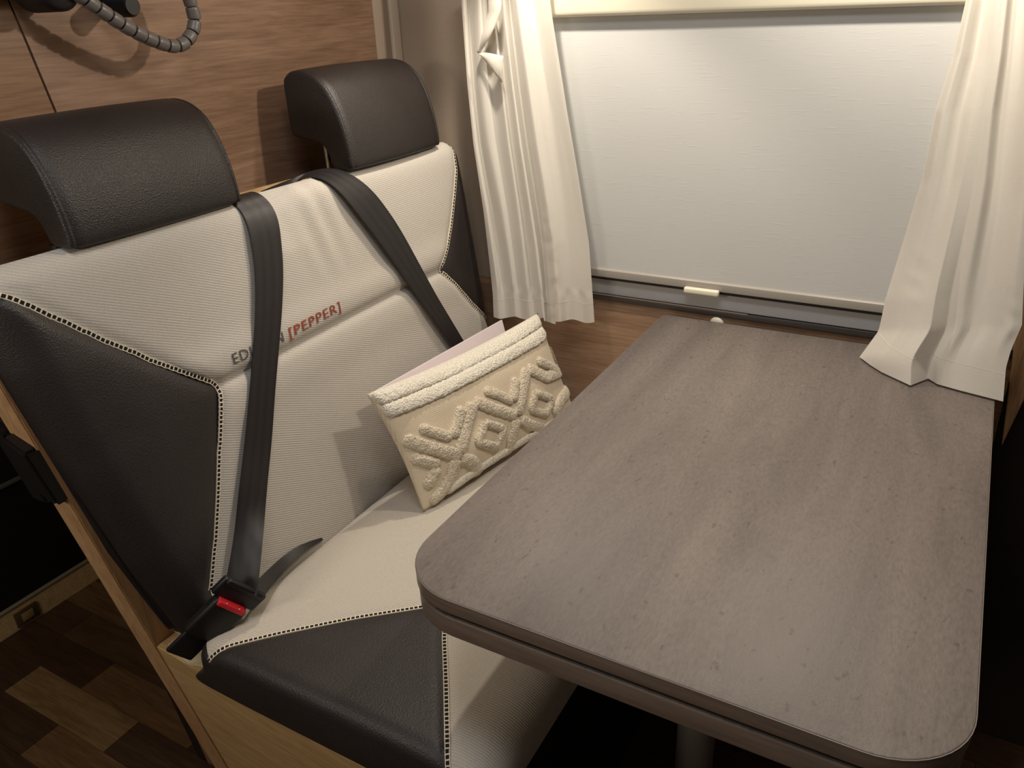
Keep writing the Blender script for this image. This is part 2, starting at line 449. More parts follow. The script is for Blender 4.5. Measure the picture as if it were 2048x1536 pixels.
def endinset(d, r):
    d = max(0.0, min(d, r)); return r-math.sqrt(max(0, r*r-(r-d)**2))

def swept(name, loop, cols, edges, r, g, mat, parent, cap=None):
    """cols(i) -> list of y's at loop point i; edges(i) -> (ylo, yhi); cap: 'lo'/'hi' closes that end"""
    V, F = [], []; n = loop.n; m = len(cols(0))
    for i in range(n):
        lo, hi = edges(i)
        for y in cols(i):
            d = min(y-lo, hi-y); V.append(loop.pt(i, y, endinset(d, r), g(i, y)))
    for i in range(n):
        for k in range(m-1):
            j = (i+1) % n; F.append((i*m+k, j*m+k, j*m+k+1, i*m+k+1))
    for which in (cap or ()):
        k = 0 if which == 'lo' else m-1
        base = [i*m+k for i in range(n)]
        F.append(tuple(base))
    bm = bmesh.new(); vs = [bm.verts.new(v) for v in V]
    for f in F:
        try: bm.faces.new([vs[i] for i in f])
        except ValueError: pass
    bmesh.ops.remove_doubles(bm, verts=bm.verts, dist=1e-5)
    return from_bm(name, bm, mat, parent)

# ---- backrest
BP = [(-.802, .430), (-.792, .46), (-.793, .52), (-.799, .60), (-.808, .70), (-.816, .765), (-.820, .792), (-.823, .815), (-.831, .87), (-.841, .94), (-.849, .985), (-.859, 1.003), (-.876, 1.010),
      (-.893, 1.005), (-.904, .985), (-.906, .90), (-.906, .70), (-.906, .50), (-.892, .432), (-.84, .4245)]
BL = Loop(BP, 190, [(-.862, .47), (-.870, .75), (-.880, .965)])
imax = int(np.argmax(BL.p[:, 1])); _fi = [i for i in range(BL.n)]
# front run: the loop points from the lowest to the topmost on the front side
istart = int(np.argmin(np.abs(BL.p[:, 0]+.792)+np.abs(BL.p[:, 1]-.46)))
front = []
i = istart
while i % BL.n != imax:
    front.append(i % BL.n); i += 1
front_z = np.array([BL.p[i][1] for i in front]); front_x = np.array([BL.p[i][0] for i in front])
isfront = set(front)
def Fz(z): return float(np.interp(z, front_z, front_x))
E_LO = [(.40, -.818), (.47, -.835), (.63, -.880), (.90, -.931), (1.02, -.938)]
def ylo(z): return float(np.interp(z, *zip(*E_LO)))
YHI = -.028
def seam_pts(px):
    return [on_front(u, v, lambda y, z: Fz(z)) for u, v in px]
SL = seam_pts([(0, 581), (60, 610), (130, 643), (200, 675), (300, 718), (380, 748), (420, 762), (436, 770), (442, 785), (442, 830), (441, 900), (438, 1000), (432, 1100), (424, 1180)])
SR = seam_pts([(904, 287), (912, 314), (915, 338), (912, 382), (906, 443), (897, 492), (884, 541), (914, 570), (948, 609), (985, 645)])
slz = [p[2] for p in SL][::-1]; sly = [p[1] for p in SL][::-1]
srz = [p[2] for p in SR][::-1]; sry = [p[1] for p in SR][::-1]
slz = [slz[0]-.15]+slz; sly = [sly[0]-.02]+sly
srz = [srz[0]-.02]+srz; sry = [YHI-.004]+sry
for k in range(len(sry)): sry[k] = min(sry[k], YHI-.003)
sry.append(YHI-.002); srz.append(srz[-1]+.006)
def seamL(i):
    z = BL.p[i][1]
    if i in isfront and z < slz[-1]: return max(ylo(z)+.002, float(np.interp(z, slz, sly)))
    return ylo(z)+.001
def seamR(i):
    z = BL.p[i][1]
    if i in isfront and z < srz[-1]: return min(YHI-.001, float(np.interp(z, srz, sry)))
    return YHI-.001
SLp = np.array([[p[1], p[2]] for p in SL]); SRp = np.array([[p[1], p[2]] for p in SR])
def segdist(q, P):
    best = 9
    for a, b in zip(P[:-1], P[1:]):
        ab = b-a; t = max(0, min(1, np.dot(q-a, ab)/np.dot(ab, ab))); best = min(best, np.linalg.norm(q-a-ab*t))
    return best
kinkz = SL[7][2]; kinkzR = SR[6][2]
def Gback(i, y):
    if i not in isfront: return 0
    z = BL.p[i][1]; q = np.array([y, z])
    d = min(segdist(q, SLp), segdist(q, SRp))
    g = -.0045*math.exp(-(d/.009)**2)
    yl, yr = seamL(i), seamR(i)
    if y <= yl:
        f = (y-ylo(z))/max(.02, yl-ylo(z)); g += .005*math.sin(PI*max(0, min(1, f)))**1.3*min(1, max(0, (yl-ylo(z))/.12))
    if yl < y < yr:
        zc = kinkz+(kinkzR-kinkz)*(y-yl)/max(.01, yr-yl)
        e = z-zc
        g += -.008*math.exp(-(e/.006)**2)+.004*math.exp(-((e-.03)/.022)**2)+.003*math.exp(-((e+.035)/.03)**2)
        # soft gathers where the belt presses the fabric at the top
        g += .0022*math.exp(-((y+.44)/.05)**2)*math.sin((y+.45)*150+(z-.9)*40)*max(0, min(1, (z-.86)/.08))
        g -= .012*math.exp(-((y+.52)/.035)**2)*max(0, min(1, (z-.93)/.07))
        g += .003*math.sin(y*9+1)
    return g
def edgesB(i):
    return ylo(BL.p[i][1]), YHI
def colsC(i): return list(np.linspace(seamL(i), seamR(i), 110))
def colsL(i):
    lo = edgesB(i)[0]; s = seamL(i); t = np.linspace(0, 1, 26)**1.7
    return list(lo+(s-lo)*t)
def colsR(i):
    hi = YHI; s = seamR(i); t = np.linspace(0, 1, 14)**1.7
    return list((hi+(s-hi)*t)[::-1])
back = empty('backrest_cushion', 'wide beige woven backrest with dark leather wings and contrast stitching', 'backrest', (-.85, -.45, .42))
RB = .042
swept('fabric_cover', BL, colsC, edgesB, RB, Gback, FAB_BACK, back)
wingL = swept('leather_wing', BL, colsL, edgesB, RB, Gback, LEATHER, back, ('lo',))
wingR = swept('leather_wing', BL, colsR, edgesB, RB, Gback, LEATHER, back, ('hi',))
def nearest_front(z): return front[int(np.argmin(np.abs(front_z-z)))]
def surf_back(y, z, off):
    i = nearest_front(z); lo, hi = edgesB(i)
    q = BL.pt(i, y, endinset(min(y-lo, hi-y), RB), Gback(i, y)+off)
    # keep the exact z
    q[0] += 0; return q
def stitch(name, pts, nrm, parent, pitch=.0060, wid=.0046):
    pts = np.array(pts); L = plen(pts); n = int(L/pitch); P = resample(pts, n*2+1); V, F = [], []
    N = [np.array(nrm(p), float) for p in P]
    def quadbox(c, t, w, h, lt, lw, lh):
        b = len(V)
        for a in (-1, 1):
            for s in (-1, 1):
                for k in (0, 1): V.append(c+t*a*lt+w*s*lw+h*(k*lh-.0008))
        F.extend([(b, b+1, b+3, b+2), (b+4, b+6, b+7, b+5), (b, b+4, b+5, b+1), (b+2, b+3, b+7, b+6), (b+1, b+5, b+7, b+3)])
    V2, F2 = [], []
    for k in range(len(P)):
        t = P[min(k+1, len(P)-1)]-P[max(k-1, 0)]; t /= np.linalg.norm(t); h = N[k]/np.linalg.norm(N[k]); w = np.cross(h, t); w /= np.linalg.norm(w)
        V2 += [P[k]-w*wid*.5-h*.0010, P[k]-w*wid*.5+h*.0009, P[k]+w*wid*.5+h*.0009, P[k]+w*wid*.5-h*.0010]
        if k:
            b = 4*(k-1)
            for e in range(3): F2.append((b+e, b+e+1, b+e+5, b+e+4))
        if k % 2 == 1: quadbox(P[k], t, w, h, .0008, wid*.56, .0019)
        for s in (-1, 1):
            quadbox(P[k]+w*s*wid*.58, t, w, h, pitch*.27, .0005, .0018)
    g = mesh('seam_tape', V2, F2, GROOVE, parent, False)
    o = mesh(name, V, F, THREAD, parent, False); o['kind'] = 'stuff'
def run_back(P, n):
    Q = resample(np.array([[p[1], p[2]] for p in P]), n)
    return [surf_back(y, z, .0012) for y, z in Q]
def smooth_path(P, k=5):
    P = np.array(P); Q = P.copy()
    for i in range(1, len(P)-1):
        a, b = max(0, i-k), min(len(P), i+k+1); h = min(i-a, b-1-i); Q[i] = P[i-h:i+h+1].mean(0)
    return Q
NB = lambda p: (1, 0, .05)
for P, wing in ((SL, wingL), (SR, wingR)): stitch('ladder_stitching', smooth_path(run_back(P, 160), 2), NB, wing)
# lettering printed on the fabric above the cross seam
def lettering(body, size, y0, z0, y1, z1, mat, parent, name):
    cu = bpy.data.curves.new(name, 'FONT'); cu.body = body; cu.size = 1; cu.resolution_u = 3; cu.extrude = 0; cu.space_character = 1.15; cu.offset = .004
    tmp = bpy.data.objects.new('tmp', cu); COL.objects.link(tmp)
    bpy.context.view_layer.update()
    me = bpy.data.meshes.new_from_object(tmp.evaluated_get(bpy.context.evaluated_depsgraph_get())); bpy.data.objects.remove(tmp); bpy.data.curves.remove(cu)
    xs = [v.co.x for v in me.vertices]; a, b = min(xs), max(xs)
    bm = bmesh.new(); bm.from_mesh(me); bm.to_mesh(me); bm.free()
    for v in me.vertices:
        f = (v.co.x-a)/(b-a); y = y0+(y1-y0)*f; z = z0+(z1-z0)*f+v.co.y*size
        q = surf_back(y, z, .0016); v.co = (q[0], y, z)
    return link(name, me, mat, parent, False)
ta = on_front(461, 727, lambda y, z: Fz(z)); tb = on_front(562, 681, lambda y, z: Fz(z))
tc = on_front(574, 674, lambda y, z: Fz(z)); td = on_front(678, 620, lambda y, z: Fz(z))
lettering('EDITION', .0212, ta[1], ta[2], tb[1], tb[2], INK, back, 'printed_lettering')
lettering('[PEPPER]', .0212, tc[1], tc[2], td[1], td[2], INK_RED, back, 'printed_lettering')
put(back)

# ---- seat cushion
SP = [(-.784, .425), (-.7885, .45), (-.786, .478), (-.775, .490), (-.755, .497), (-.70, .501), (-.55, .502), (-.42, .501), (-.365, .496), (-.338, .478), (-.331, .455), (-.338, .428), (-.36, .4215), (-.60, .4212)]
SLo = Loop(SP, 170, [(-.750, .462), (-.370, .462)], .44)
SE_LO, SE_HI = -.857, -.014
top = [i for i in range(SLo.n) if SLo.out[i][1] > .25]
topset = set(top)
kx = [(-.7575, -.8555), (-.690, -.788), (-.62, -.722), (-.559, -.671), (-.530, -.646), (-.521, -.642), (-.512, -.655), (-.496, -.693), (-.45, -.758), (-.393, -.841), (-.385, -.853)]
kxx, kxy = zip(*kx)
def seamS(i):
    x = SLo.p[i][0]
    if i in topset and kxx[0] < x < kxx[-1]: return float(np.interp(x, kxx, kxy))
    if i not in topset and kxx[0] < x < kxx[-1]+.01: return SE_LO+.024
    if i not in topset: return SE_LO+.024
    return SE_LO+.0015+.0225*max(0, min(1, (kxx[0]-.006-x)/.022))
KP = np.array(kx)
def Gseat(i, y):
    if i not in topset: return 0
    x = SLo.p[i][0]; d = segdist(np.array([x, y]), KP)
    return -.004*math.exp(-(d/.008)**2)+.003*math.sin((y+.85)*3.7)
def edgesS(i): return SE_LO, SE_HI
seat = empty('seat_cushion', 'beige ribbed seat cushion with dark leather corner on the bench base', 'seat cushion', (-.6, -.43, .4215))
swept('fabric_cover', SLo, lambda i: list(np.linspace(seamS(i), SE_HI, 120)), edgesS, .022, Gseat, FAB_SEAT, seat, ('hi',))
wingS = swept('leather_wing', SLo, lambda i: list(SE_LO+(seamS(i)-SE_LO)*np.linspace(0, 1, 26)**1.6), edgesS, .022, Gseat, LEATHER, seat, ('lo',))
def surf_seat(x, y, off):
    i = min(top, key=lambda k: abs(SLo.p[k][0]-x)); q = SLo.pt(i, y, endinset(min(y-SE_LO, SE_HI-y), .022), Gseat(i, y)+off)
    q[0] = x; return q
Q = resample(KP[:], 120)
stitch('ladder_stitching', smooth_path([surf_seat(x, y, .0012) for x, y in Q], 2), lambda p: (0, 0, 1) if p[1] > -.838 else (0, -.6, .8), wingS)
put(seat)
pd = prism('underlay_mat', [(-.893, -.826), (-.836, -.838), (-.80, -.825), (-.80, -.75), (-.893, -.75)], .4207, .4238, 2, MAT_PAD)
tag(pd, 'cream scrap of underlay showing beneath the seat cushion corner by the buckle', 'underlay')

# ---- headrests
HP = [(-.972, 1.070), (-.973, 1.135), (-.966, 1.150), (-.950, 1.157), (-.928, 1.156), (-.906, 1.148), (-.887, 1.132), (-.873, 1.108), (-.862, 1.078), (-.855, 1.045), (-.853, 1.016), (-.860, 1.011), (-.885, 1.0115), (-.894, 1.018), (-.902, 1.038), (-.915, 1.050), (-.940, 1.054), (-.965, 1.058)]
HL = Loop(HP, 110, [(-.945, 1.105), (-.915, 1.10), (-.890, 1.065), (-.874, 1.035)])
def headrest(y0, y1, label, tall=1.0):
    HL = Loop([(a, 1.011+(z-1.011)*tall) for a, z in HP], 110, [(-.945, 1.011+.094*tall), (-.915, 1.011+.089*tall), (-.890, 1.065), (-.874, 1.035)])
    h = empty('headrest', label, 'headrest', (-.915, (y0+y1)/2, 1.012), 'headrests on the bench back')
    e = lambda i: (y0, y1)
    s0, s1 = y0+.0075, y1-.0075
    G = lambda i, y: -.0016*math.exp(-(min(abs(y-s0), abs(y-s1))/.0020)**2)+.002*(1-((y-(y0+y1)/2)/((y1-y0)/2))**2)
    swept('front_cover', HL, lambda i: list(s0+(s1-s0)*np.linspace(0, 1, 40)), e, .006, G, HEADREST, h)
    a = [y0+.0075*t for t in np.linspace(0, 1, 10)**1.6]
    swept('side_cover', HL, lambda i: a, e, .006, G, HEADREST, h, ('lo',))
    b = [y1-.0075*t for t in (np.linspace(0, 1, 10)**1.6)[::-1]]
    swept('side_cover', HL, lambda i: b, e, .006, G, HEADREST, h, ('hi',))
    for yy in (y0+.030, y1-.030):
        po = tube('post', [(-.927, yy, .985), (-.927, yy, 1.02), (-.9285, yy, 1.066)], .0048, CHROME, h)
        tube('post_collar', [(-.927, yy, .9982), (-.927, yy, 1.004)], .010, BLACK, po, 14)
    put(h)
headrest(-.827, -.577, 'dark leather headrest on the aisle end of the backrest, above the buckled belt', .90)
headrest(-.349, -.101, 'dark leather headrest beside the curtain, casting a shadow on the wood panel')

# ---- belts
def ribbon(name, Lp, Rp, mat, parent, th=.0016, n=90, nc=6):
    Lp = smooth_path(spline(Lp, n), 3); Rp = smooth_path(spline(Rp, n), 3); V, F = [], []; uv = []
    L = plen(Lp)
    for k in range(n):
        t = (Lp[min(k+1, n-1)]+Rp[min(k+1, n-1)])-(Lp[max(k-1, 0)]+Rp[max(k-1, 0)]); w = Rp[k]-Lp[k]; nn = np.cross(w, t); nn /= np.linalg.norm(nn)+1e-9
        for side in (1, -1):
            for c in range(nc+1):
                f = c/nc; V.append(Lp[k]+w*f+nn*th*.5*side); uv.append((f, k/n*L*8))
    row = 2*(nc+1)
    for k in range(n-1):
        a, b = k*row, (k+1)*row
        for c in range(nc):
            F.append((a+c, a+c+1, b+c+1, b+c)); F.append((a+nc+1+c, b+nc+1+c, b+nc+2+c, a+nc+2+c))
        F.append((a, b, b+nc+1, a+nc+1)); F.append((a+nc, a+2*nc+1, b+2*nc+1, b+nc))
    F.append(tuple(range(nc+1))+tuple(range(2*nc+1, nc, -1)))
    me = bpy.data.meshes.new(name); me.from_pydata([tuple(v) for v in V], [], F); me.update()
    ul = me.uv_layers.new(name='UVMap')
    for lp in me.loops: ul.data[lp.index].uv = uv[lp.vertex_index]
    bm = bmesh.new(); bm.from_mesh(me); bmesh.ops.recalc_face_normals(bm, faces=bm.faces); bm.to_mesh(me); bm.free()
    return auto(link(name, me, mat, parent), 50)
OFF = .010
def fr(px): return [on_front(u, v, lambda y, z: Fz(z), OFF) for u, v in px]
# aisle belt
Lf = fr([(487, 425), (500, 470), (510, 540), (511, 620), (506, 700), (498, 800), (488, 900), (476, 1000)])
Rf = fr([(552, 420), (560, 470), (566, 530), (564, 610), (558, 690), (550, 780), (543, 880), (533, 980)])
tg_l = at_z(452, 1165, .545); tg_r = at_z(513, 1192, .545)
Lf += [.5*(Lf[-1]+tg_l)+np.array([.002, 0, 0]), tg_l]; Rf += [.5*(Rf[-1]+tg_r)+np.array([.002, 0, 0]), tg_r]
def over(p, dy=0.0):
    y = p[1]
    return [np.array([-.9075, y+dy, .955]), np.array([-.9085, y+dy, .990]), np.array([-.893, y+dy*.7, 1.0135]), np.array([-.872, y+dy*.3, 1.0165])]
belt = empty('seat_belt', 'black seat belt running down the aisle side of the backrest into its buckle', 'seat belt', (tg_l[0], tg_l[1], tg_l[2]), 'seat belts over the backrest')
ribbon('shoulder_webbing', over(Lf[0], -.004)+Lf, over(Rf[0], -.004)+Rf, WEB, belt)
# tongue plate
def oriented(name, c, ax, wx, hx, la, lw, lh, mat, parent, bev=.003, seg=3):
    bm = box_bm(-la/2, la/2, -lw/2, lw/2, -lh/2, lh/2, bev, seg)
    Mx = Matrix(((ax[0], wx[0], hx[0]), (ax[1], wx[1], hx[1]), (ax[2], wx[2], hx[2])))
    for v in bm.verts: v.co = Mx @ v.co + Vector(c)
    return auto(from_bm(name, bm, mat, parent), 40)
Pb0 = at_z(382, 1285, .486); Pb1 = at_z(461, 1208, .537)
ax = Pb1-Pb0; ax /= np.linalg.norm(ax)
vd = CAM-Pb1; vd /= np.linalg.norm(vd)
axc = R.T @ ax; wd = R @ np.array([52., 26., -.26*(52*axc[0]+26*axc[1])/axc[2]]); wd -= ax*np.dot(wd, ax); wd /= np.linalg.norm(wd)
hd = np.cross(ax, wd)
if np.dot(hd, vd) < 0: hd = -hd
tc_ = at_z(478, 1186, .548)
tg = oriented('tongue', tc_, ax, wd, hd, .030, .068, .011, BLACK, belt, .004)
oriented('tongue_bar', tc_+ax*.012+hd*.003, ax, wd, hd, .009, .058, .010, BLACK, tg, .003)
oriented('tongue_blade', tc_-ax*.018, ax, wd, hd, .016, .022, .003, CHROME, tg, .001)
# lap part running along the gap towards the wall
lp1 = [tc_+np.array([.0, .020, -.004]), np.array([-.785, -.69, .519]), np.array([-.789, -.645, .512]), np.array([-.789, -.60, .496])]
lp2 = [tc_+np.array([.020, .024, -.014]), np.array([-.768, -.70, .512]), np.array([-.780, -.645, .504]), np.array([-.787, -.60, .492])]
ribbon('lap_webbing', lp1, lp2, WEB, belt, n=40)
put(belt)
bk = empty('belt_buckle', 'black buckle with red release button at the aisle corner of the seat', 'buckle', tuple(Pb0))
cc = Pb0*.38+Pb1*.62
hs = oriented('housing', cc, ax, wd, hd, .066, .051, .018, BLACK, bk, .006, 4)
oriented('stalk', Pb0-ax*.002, ax, wd, hd, .048, .040, .007, BLACK, bk, .003)
oriented('release_button', cc+ax*.0305+hd*.0045, ax, wd, hd, .008, .042, .012, RED, hs, .002)
for s in (-1, 1): oriented('button_notch', cc+ax*.034+hd*.008+wd*s*.010, ax, wd, hd, .004, .002, .003, CHROME, hs, .0006, 1)
put(bk)
# window belt
Lw = fr([(662, 366), (700, 408), (742, 462), (790, 528), (830, 588), (868, 640), (905, 692)])
Rw = fr([(724, 362), (760, 400), (798, 455), (834, 520), (872, 590), (905, 645), (938, 700)])
Lw += fr([(945, 750), (985, 810)]); Rw += fr([(975, 755), (1015, 812)])
b2 = empty('seat_belt', 'black seat belt slanting over the backrest middle and down behind the cushion', 'seat belt', tuple(Lw[-1]), 'seat belts over the backrest')
ya, yb = Lw[0][1], Rw[0][1]
ribbon('shoulder_webbing', [np.array([-.9085, ya-.085, .960]), np.array([-.9085, ya-.05, .975]), np.array([-.905, ya-.025, 1.000]), np.array([-.886, ya-.010, 1.0155])]+Lw,
       [np.array([-.9085, ya-.085, 1.004]), np.array([-.908, ya-.03, 1.009]), np.array([-.898, ya+.015, 1.0150]), np.array([-.880, ya+.045, 1.0175])]+Rw, WEB, b2)
put(b2)

# ------------------------------------------------------------------ table
def rrect(x0, x1, y0, y1, r_near, r_far, n=12):
    P = []
    for cx, cy, r, a0 in ((x1-r_near, y0+r_near, r_near, -90), (x1-r_far, y1-r_far, r_far, 0), (x0+r_far, y1-r_far, r_far, 90), (x0+r_near, y0+r_near, r_near, 180)):
        for k in range(n+1):
            a = math.radians(a0+90*k/n); P.append((cx+r*math.cos(a), cy+r*math.sin(a)))
    return P
tb_ = empty('dining_table', 'grey brown laminate table with rounded corners on one round leg by the window', 'table', (-.19, -.5, 0))
def slabz(name, P, z0, z1, mat_top, mat_edge, parent, bev):
    o = prism(name, P, z0, z1, 2, mat_top, parent, bev)
    o.data.materials.append(mat_edge)
    for f in o.data.polygons:
        if abs(f.normal.z) < .5: f.material_index = 1
    return o
TP = rrect(-.447, .077, -.843, -.023, .075, .010)
tt = slabz('table_top', TP, .7022, .720, TABLE, EDGE, tb_, .0012)
prism('spacer', rrect(-.443, .073, -.839, -.027, .072, .008), .6965, .7021, 2, GAP, tb_)
slabz('lower_leaf', rrect(-.4455, .0755, -.842, -.025, .075, .010), .672, .6964, TABLE, EDGE, tb_, .002)
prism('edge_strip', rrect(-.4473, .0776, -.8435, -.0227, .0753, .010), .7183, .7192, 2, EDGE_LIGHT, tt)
lg = tube('leg', [(-.20, -.53, .012), (-.20, -.53, .672)], .026, STEEL, tb_, 28)
tube('leg_flange', [(-.20, -.53, .002), (-.20, -.53, .012), (-.20, -.53, .016)], [.085, .083, .04], STEEL, lg, 32)
tube('leg_socket', [(-.20, -.53, .650), (-.20, -.53, .6718)], [.04, .06], STEEL, lg, 28)
put(tb_)

# ------------------------------------------------------------------ blind and curtains
bl = empty('roller_blind', 'off-white roller blind pulled fully down over the window', 'blind', (-.33, -.02, .78))
nx, nz = 80, 50; V, F = [], []
for j in range(nz+1):
    for i in range(nx+1):
        x = -.735+.83*i/nx; z = .790+.45*j/nz
        V.append((x, -.0225+.0012*math.sin(j/nz*PI)*math.sin(x*11+.6), z))
for j in range(nz):
    for i in range(nx):
        a = j*(nx+1)+i; F.append((a, a+1, a+nx+2, a+nx+1))
mesh('blind_cloth', V, F, BLIND, bl)
prism('bottom_bar', [(-.016, .7765), (-.0275, .7765), (-.0275, .790), (-.0245, .7925), (-.016, .7925)], -.735, .095, 0, BAR, bl, .001)
prism('black_seal', [(-.016, .7705), (-.0225, .7705), (-.0225, .7760), (-.016, .7760)], -.735, .095, 0, BLACK, bl)
ha, hb = at_y(1369, 573, -.033)[0], at_y(1438, 583, -.033)[0]
box('pull_handle', ha, hb, -.0385, -.0277, .7705, .7805, CREAM, bl, .0025, 3)
prism('cassette', [(-.006, 1.214), (-.034, 1.2135), (-.040, 1.216), (-.0425, 1.222), (-.0425, 1.30), (-.006, 1.30)], -.682, .093, 0, CREAM, bl, .002)
put(bl)
cap = tube('screw_cap', [(-.353, -.0072, .7125), (-.353, -.0145, .7125), (-.353, -.0165, .7125)], [.0125, .0118, .008], CREAM, None, 24)
tag(cap, 'small round cream cover cap on the wall behind the table edge', 'cap')

def curve1(px, v):
    ys = [p[1] for p in px]; return float(np.interp(v, ys, [p[0] for p in px]))
def curtain(name, label, left, right, ytop, bottom, depth, fold, nu, nv, vtop=-190, rest=None):
    """left/right: outlines of the cloth; depth(u, w): distance of the cloth from the wall; fold(u, w): pleats"""
    V, F = [], []
    for j in range(nv+1):
        w = j/nv
        for i in range(nu+1):
            u = i/nu; bb = bottom(u); py = vtop+(bb-vtop)*w
            xl, xr = curve1(left, py if py > 0 else 0), curve1(right, py if py > 0 else 0)
            if py < 0: xl += (xl-curve1(left, 60))*(-py/60)*.6; xr += (xr-curve1(right, 60))*(-py/60)*.6
            f, shift = fold(u, w)
            px = xl+(xr-xl)*(u+shift)
            y = depth(u, w)-f
            if rest is not None:      # the hem rests on the table: bring the foot of the cloth forward to it
                fb, sb = fold(u, 1); xb0, xb1 = curve1(left, bb), curve1(right, bb); yb = at_z(xb0+(xb1-xb0)*(u+sb), bb, rest)[1]
                y += min(0, yb-(depth(u, 1)-fb))*w**2.2
            p = at_y(px, py, y)
            V.append(p)
    for j in range(nv):
        for i in range(nu):
            a = j*(nu+1)+i; F.append((a, a+1, a+nu+2, a+nu+1))
    t = empty(name, label, 'curtain', tuple(V[(nv)*(nu+1)+nu//2]), 'curtains at the window')
    o = mesh('curtain_cloth', V, F, CURT, t)
    return o, np.array(V).reshape(nv+1, nu+1, 3)
def hem(V, parent, rows, off, r):
    for w in rows:
        j = int(round(w*(V.shape[0]-1))); P = [V[j, i]+np.array([0, off, 0]) for i in range(V.shape[1])]
        tube('hem_stitching', P, r, CURT, parent, 5)
LL = [(921, 0), (924, 44), (933, 170), (945, 288), (965, 420), (979, 540), (984, 590), (986, 645)]
LR = [(1100, 0), (1106, 44), (1134, 221), (1157, 354), (1178, 487), (1186, 600), (1189, 645)]
nz1 = lambda a, b, c=0.0: noise.noise(Vector((a, b, c)))
def foldL(u, w):
    k = 1-.55*w
    a = 0
    # narrow pleats in the wall-side half, one wide soft panel in the window-side half
    if u < .56:
        ph = u/.56; a = .0062*(1+.9*nz1(u*6, w*1.5))*math.sin(2*PI*(3.7*ph**1.15+.22*math.sin(w*3)+.25*nz1(u*4, w*2, 4)))*(.75+.35*(1-w))
        a *= min(1, (0.60-u)/.06) if u > .54 else 1
    a += .010*math.exp(-((u-.62-.03*w)/.05)**2)-.010*math.exp(-((u-.555+.01*w)/.022)**2)
    if u > .6:
        a += .006*math.sin((u-.6)/.4*PI*2.2+.6)*k+.002*nz1(u*9, w*3, 2)
    a += .0010*nz1(u*12, w*5, 5)
    # gathered seam low on the wide panel and puckered hem
    if w > .70: a += .0022*math.exp(-((u-.60-(w-.7)*.1)/.05)**2)*nz1(u*14, w*60, 7)*1.6*min(1, (w-.7)/.08)
    if w > .93: a += .0015*math.sin(u*46+w*8)
    sh = .010*math.sin(2*PI*(3.7*(u/.56)**1.15)+1)*min(1, (.5-u)/.08) if u < .5 else 0
    return a, sh
def bottomL(u): return 634+10*u+3*math.sin(u*22)+(6 if .5 < u < .62 else 0)
depthL = lambda u, w: -.058-.026*w**1.5*(1-.55*u)
clo, VL = curtain('curtain', 'cream curtain gathered in narrow pleats beside the backrest', LL, LR, 0, bottomL, depthL, foldL, 150, 110)
cl = clo.parent; hem(VL, clo, (.955,), .0002, .0005)
# loose end of the gathering tape near the top of the pleats, folded out into a small flap
def flat(name, pts, th, mat, parent):
    n = len(pts); c = np.mean(pts, 0); nn = np.cross(pts[1]-pts[0], pts[2]-pts[0]); nn /= np.linalg.norm(nn)
    V = [p+nn*th/2 for p in pts]+[p-nn*th/2 for p in pts]
    F = [tuple(range(n)), tuple(range(2*n-1, n-1, -1))]+[(i, i+n, (i+1) % n+n, (i+1) % n) for i in range(n)]
    return mesh(name, V, F, mat, parent, False)
def strip(name, A, B, mat, parent, n=24, bulge=.003, th=.0012):
    A = spline(A, n); B = spline(B, n); V, F = [], []; m = 7
    for k in range(n):
        for c in range(m):
            f = c/(m-1); p = A[k]*(1-f)+B[k]*f; p = p+np.array([0, -bulge*math.sin(f*PI)-.0009*nz1(k*.7, c*1.3), 0]); V.append(p)
    for k in range(n-1):
        for c in range(m-1): a = k*m+c; F.append((a, a+1, a+m+1, a+m))
    o = mesh(name, V, F, mat, parent); md = o.modifiers.new('s', 'SOLIDIFY'); md.thickness = th; return o
yy = -.083
strip('gathering_tape', [at_y(974, -12, yy), at_y(976, 10, yy), at_y(975, 34, yy), at_y(964, 72, yy-.002), at_y(956, 103, yy+.004)],
      [at_y(1002, -12, yy-.004), at_y(1003, 12, yy-.006), at_y(998, 34, yy-.006), at_y(980, 74, yy-.008), at_y(960, 107, yy+.002)], CURT, cl)
strip('folded_flap', [at_y(957, 105, yy+.002), at_y(978, 106, yy-.004), at_y(1006, 112, yy-.003)], [at_y(960, 110, yy+.002), at_y(984, 140, yy-.006), at_y(1004, 166, yy-.002)], CURT, cl)
put(cl)
RL = [(1932, 0), (1907, 110), (1871, 221), (1843, 360), (1810, 470), (1771, 597), (1763, 636), (1757, 662), (1719, 714), (1715, 730)]
RR = [(2078, 0), (2072, 200), (2064, 400), (2048, 560), (2044, 650), (2022, 700), (2012, 735), (2006, 806)]
RK = [(0, .002), (.06, .017), (.14, .012), (.25, -.004), (.36, .004), (.46, .020), (.56, .023), (.625, -.008), (.70, -.012), (.80, .002), (.91, .018), (1, .006)]
RU = np.linspace(0, 1, 121)
_rk = np.interp(RU, *zip(*RK)); _rk = np.convolve(np.pad(_rk, 5, 'edge'), np.hanning(11)/np.hanning(11).sum(), 'valid')
def foldR(u, w):
    k = .75+.35*w
    a = float(np.interp(u-.012*math.sin(w*3), RU, _rk))*k
    a += .005*(1-w)**1.5*math.sin(u*2*PI*3.2+.7)
    a += .0016*nz1(u*8, w*5, 9)
    if w > .84: a += .0025*(w-.84)/.16*math.sin(u*11+1.2)
    a += .0020*math.exp(-((u-.16)/.10)**2)*nz1(u*4, w*34, 8)*math.exp(-((w-.80)/.06)**2)
    a += .004*math.exp(-((u-.93)/.06)**2)*nz1(u*6, w*30, 3)*math.exp(-((w-.86)/.06)**2)
    return a, 0
def bottomR(u):
    return float(np.interp(u, [0, .16, .36, .48, .54, .7, 1], [714, 744, 771, 757, 768, 781, 803]))
def depthR(u, w):
    return -.060-(.018+.068*u)*w**1.6
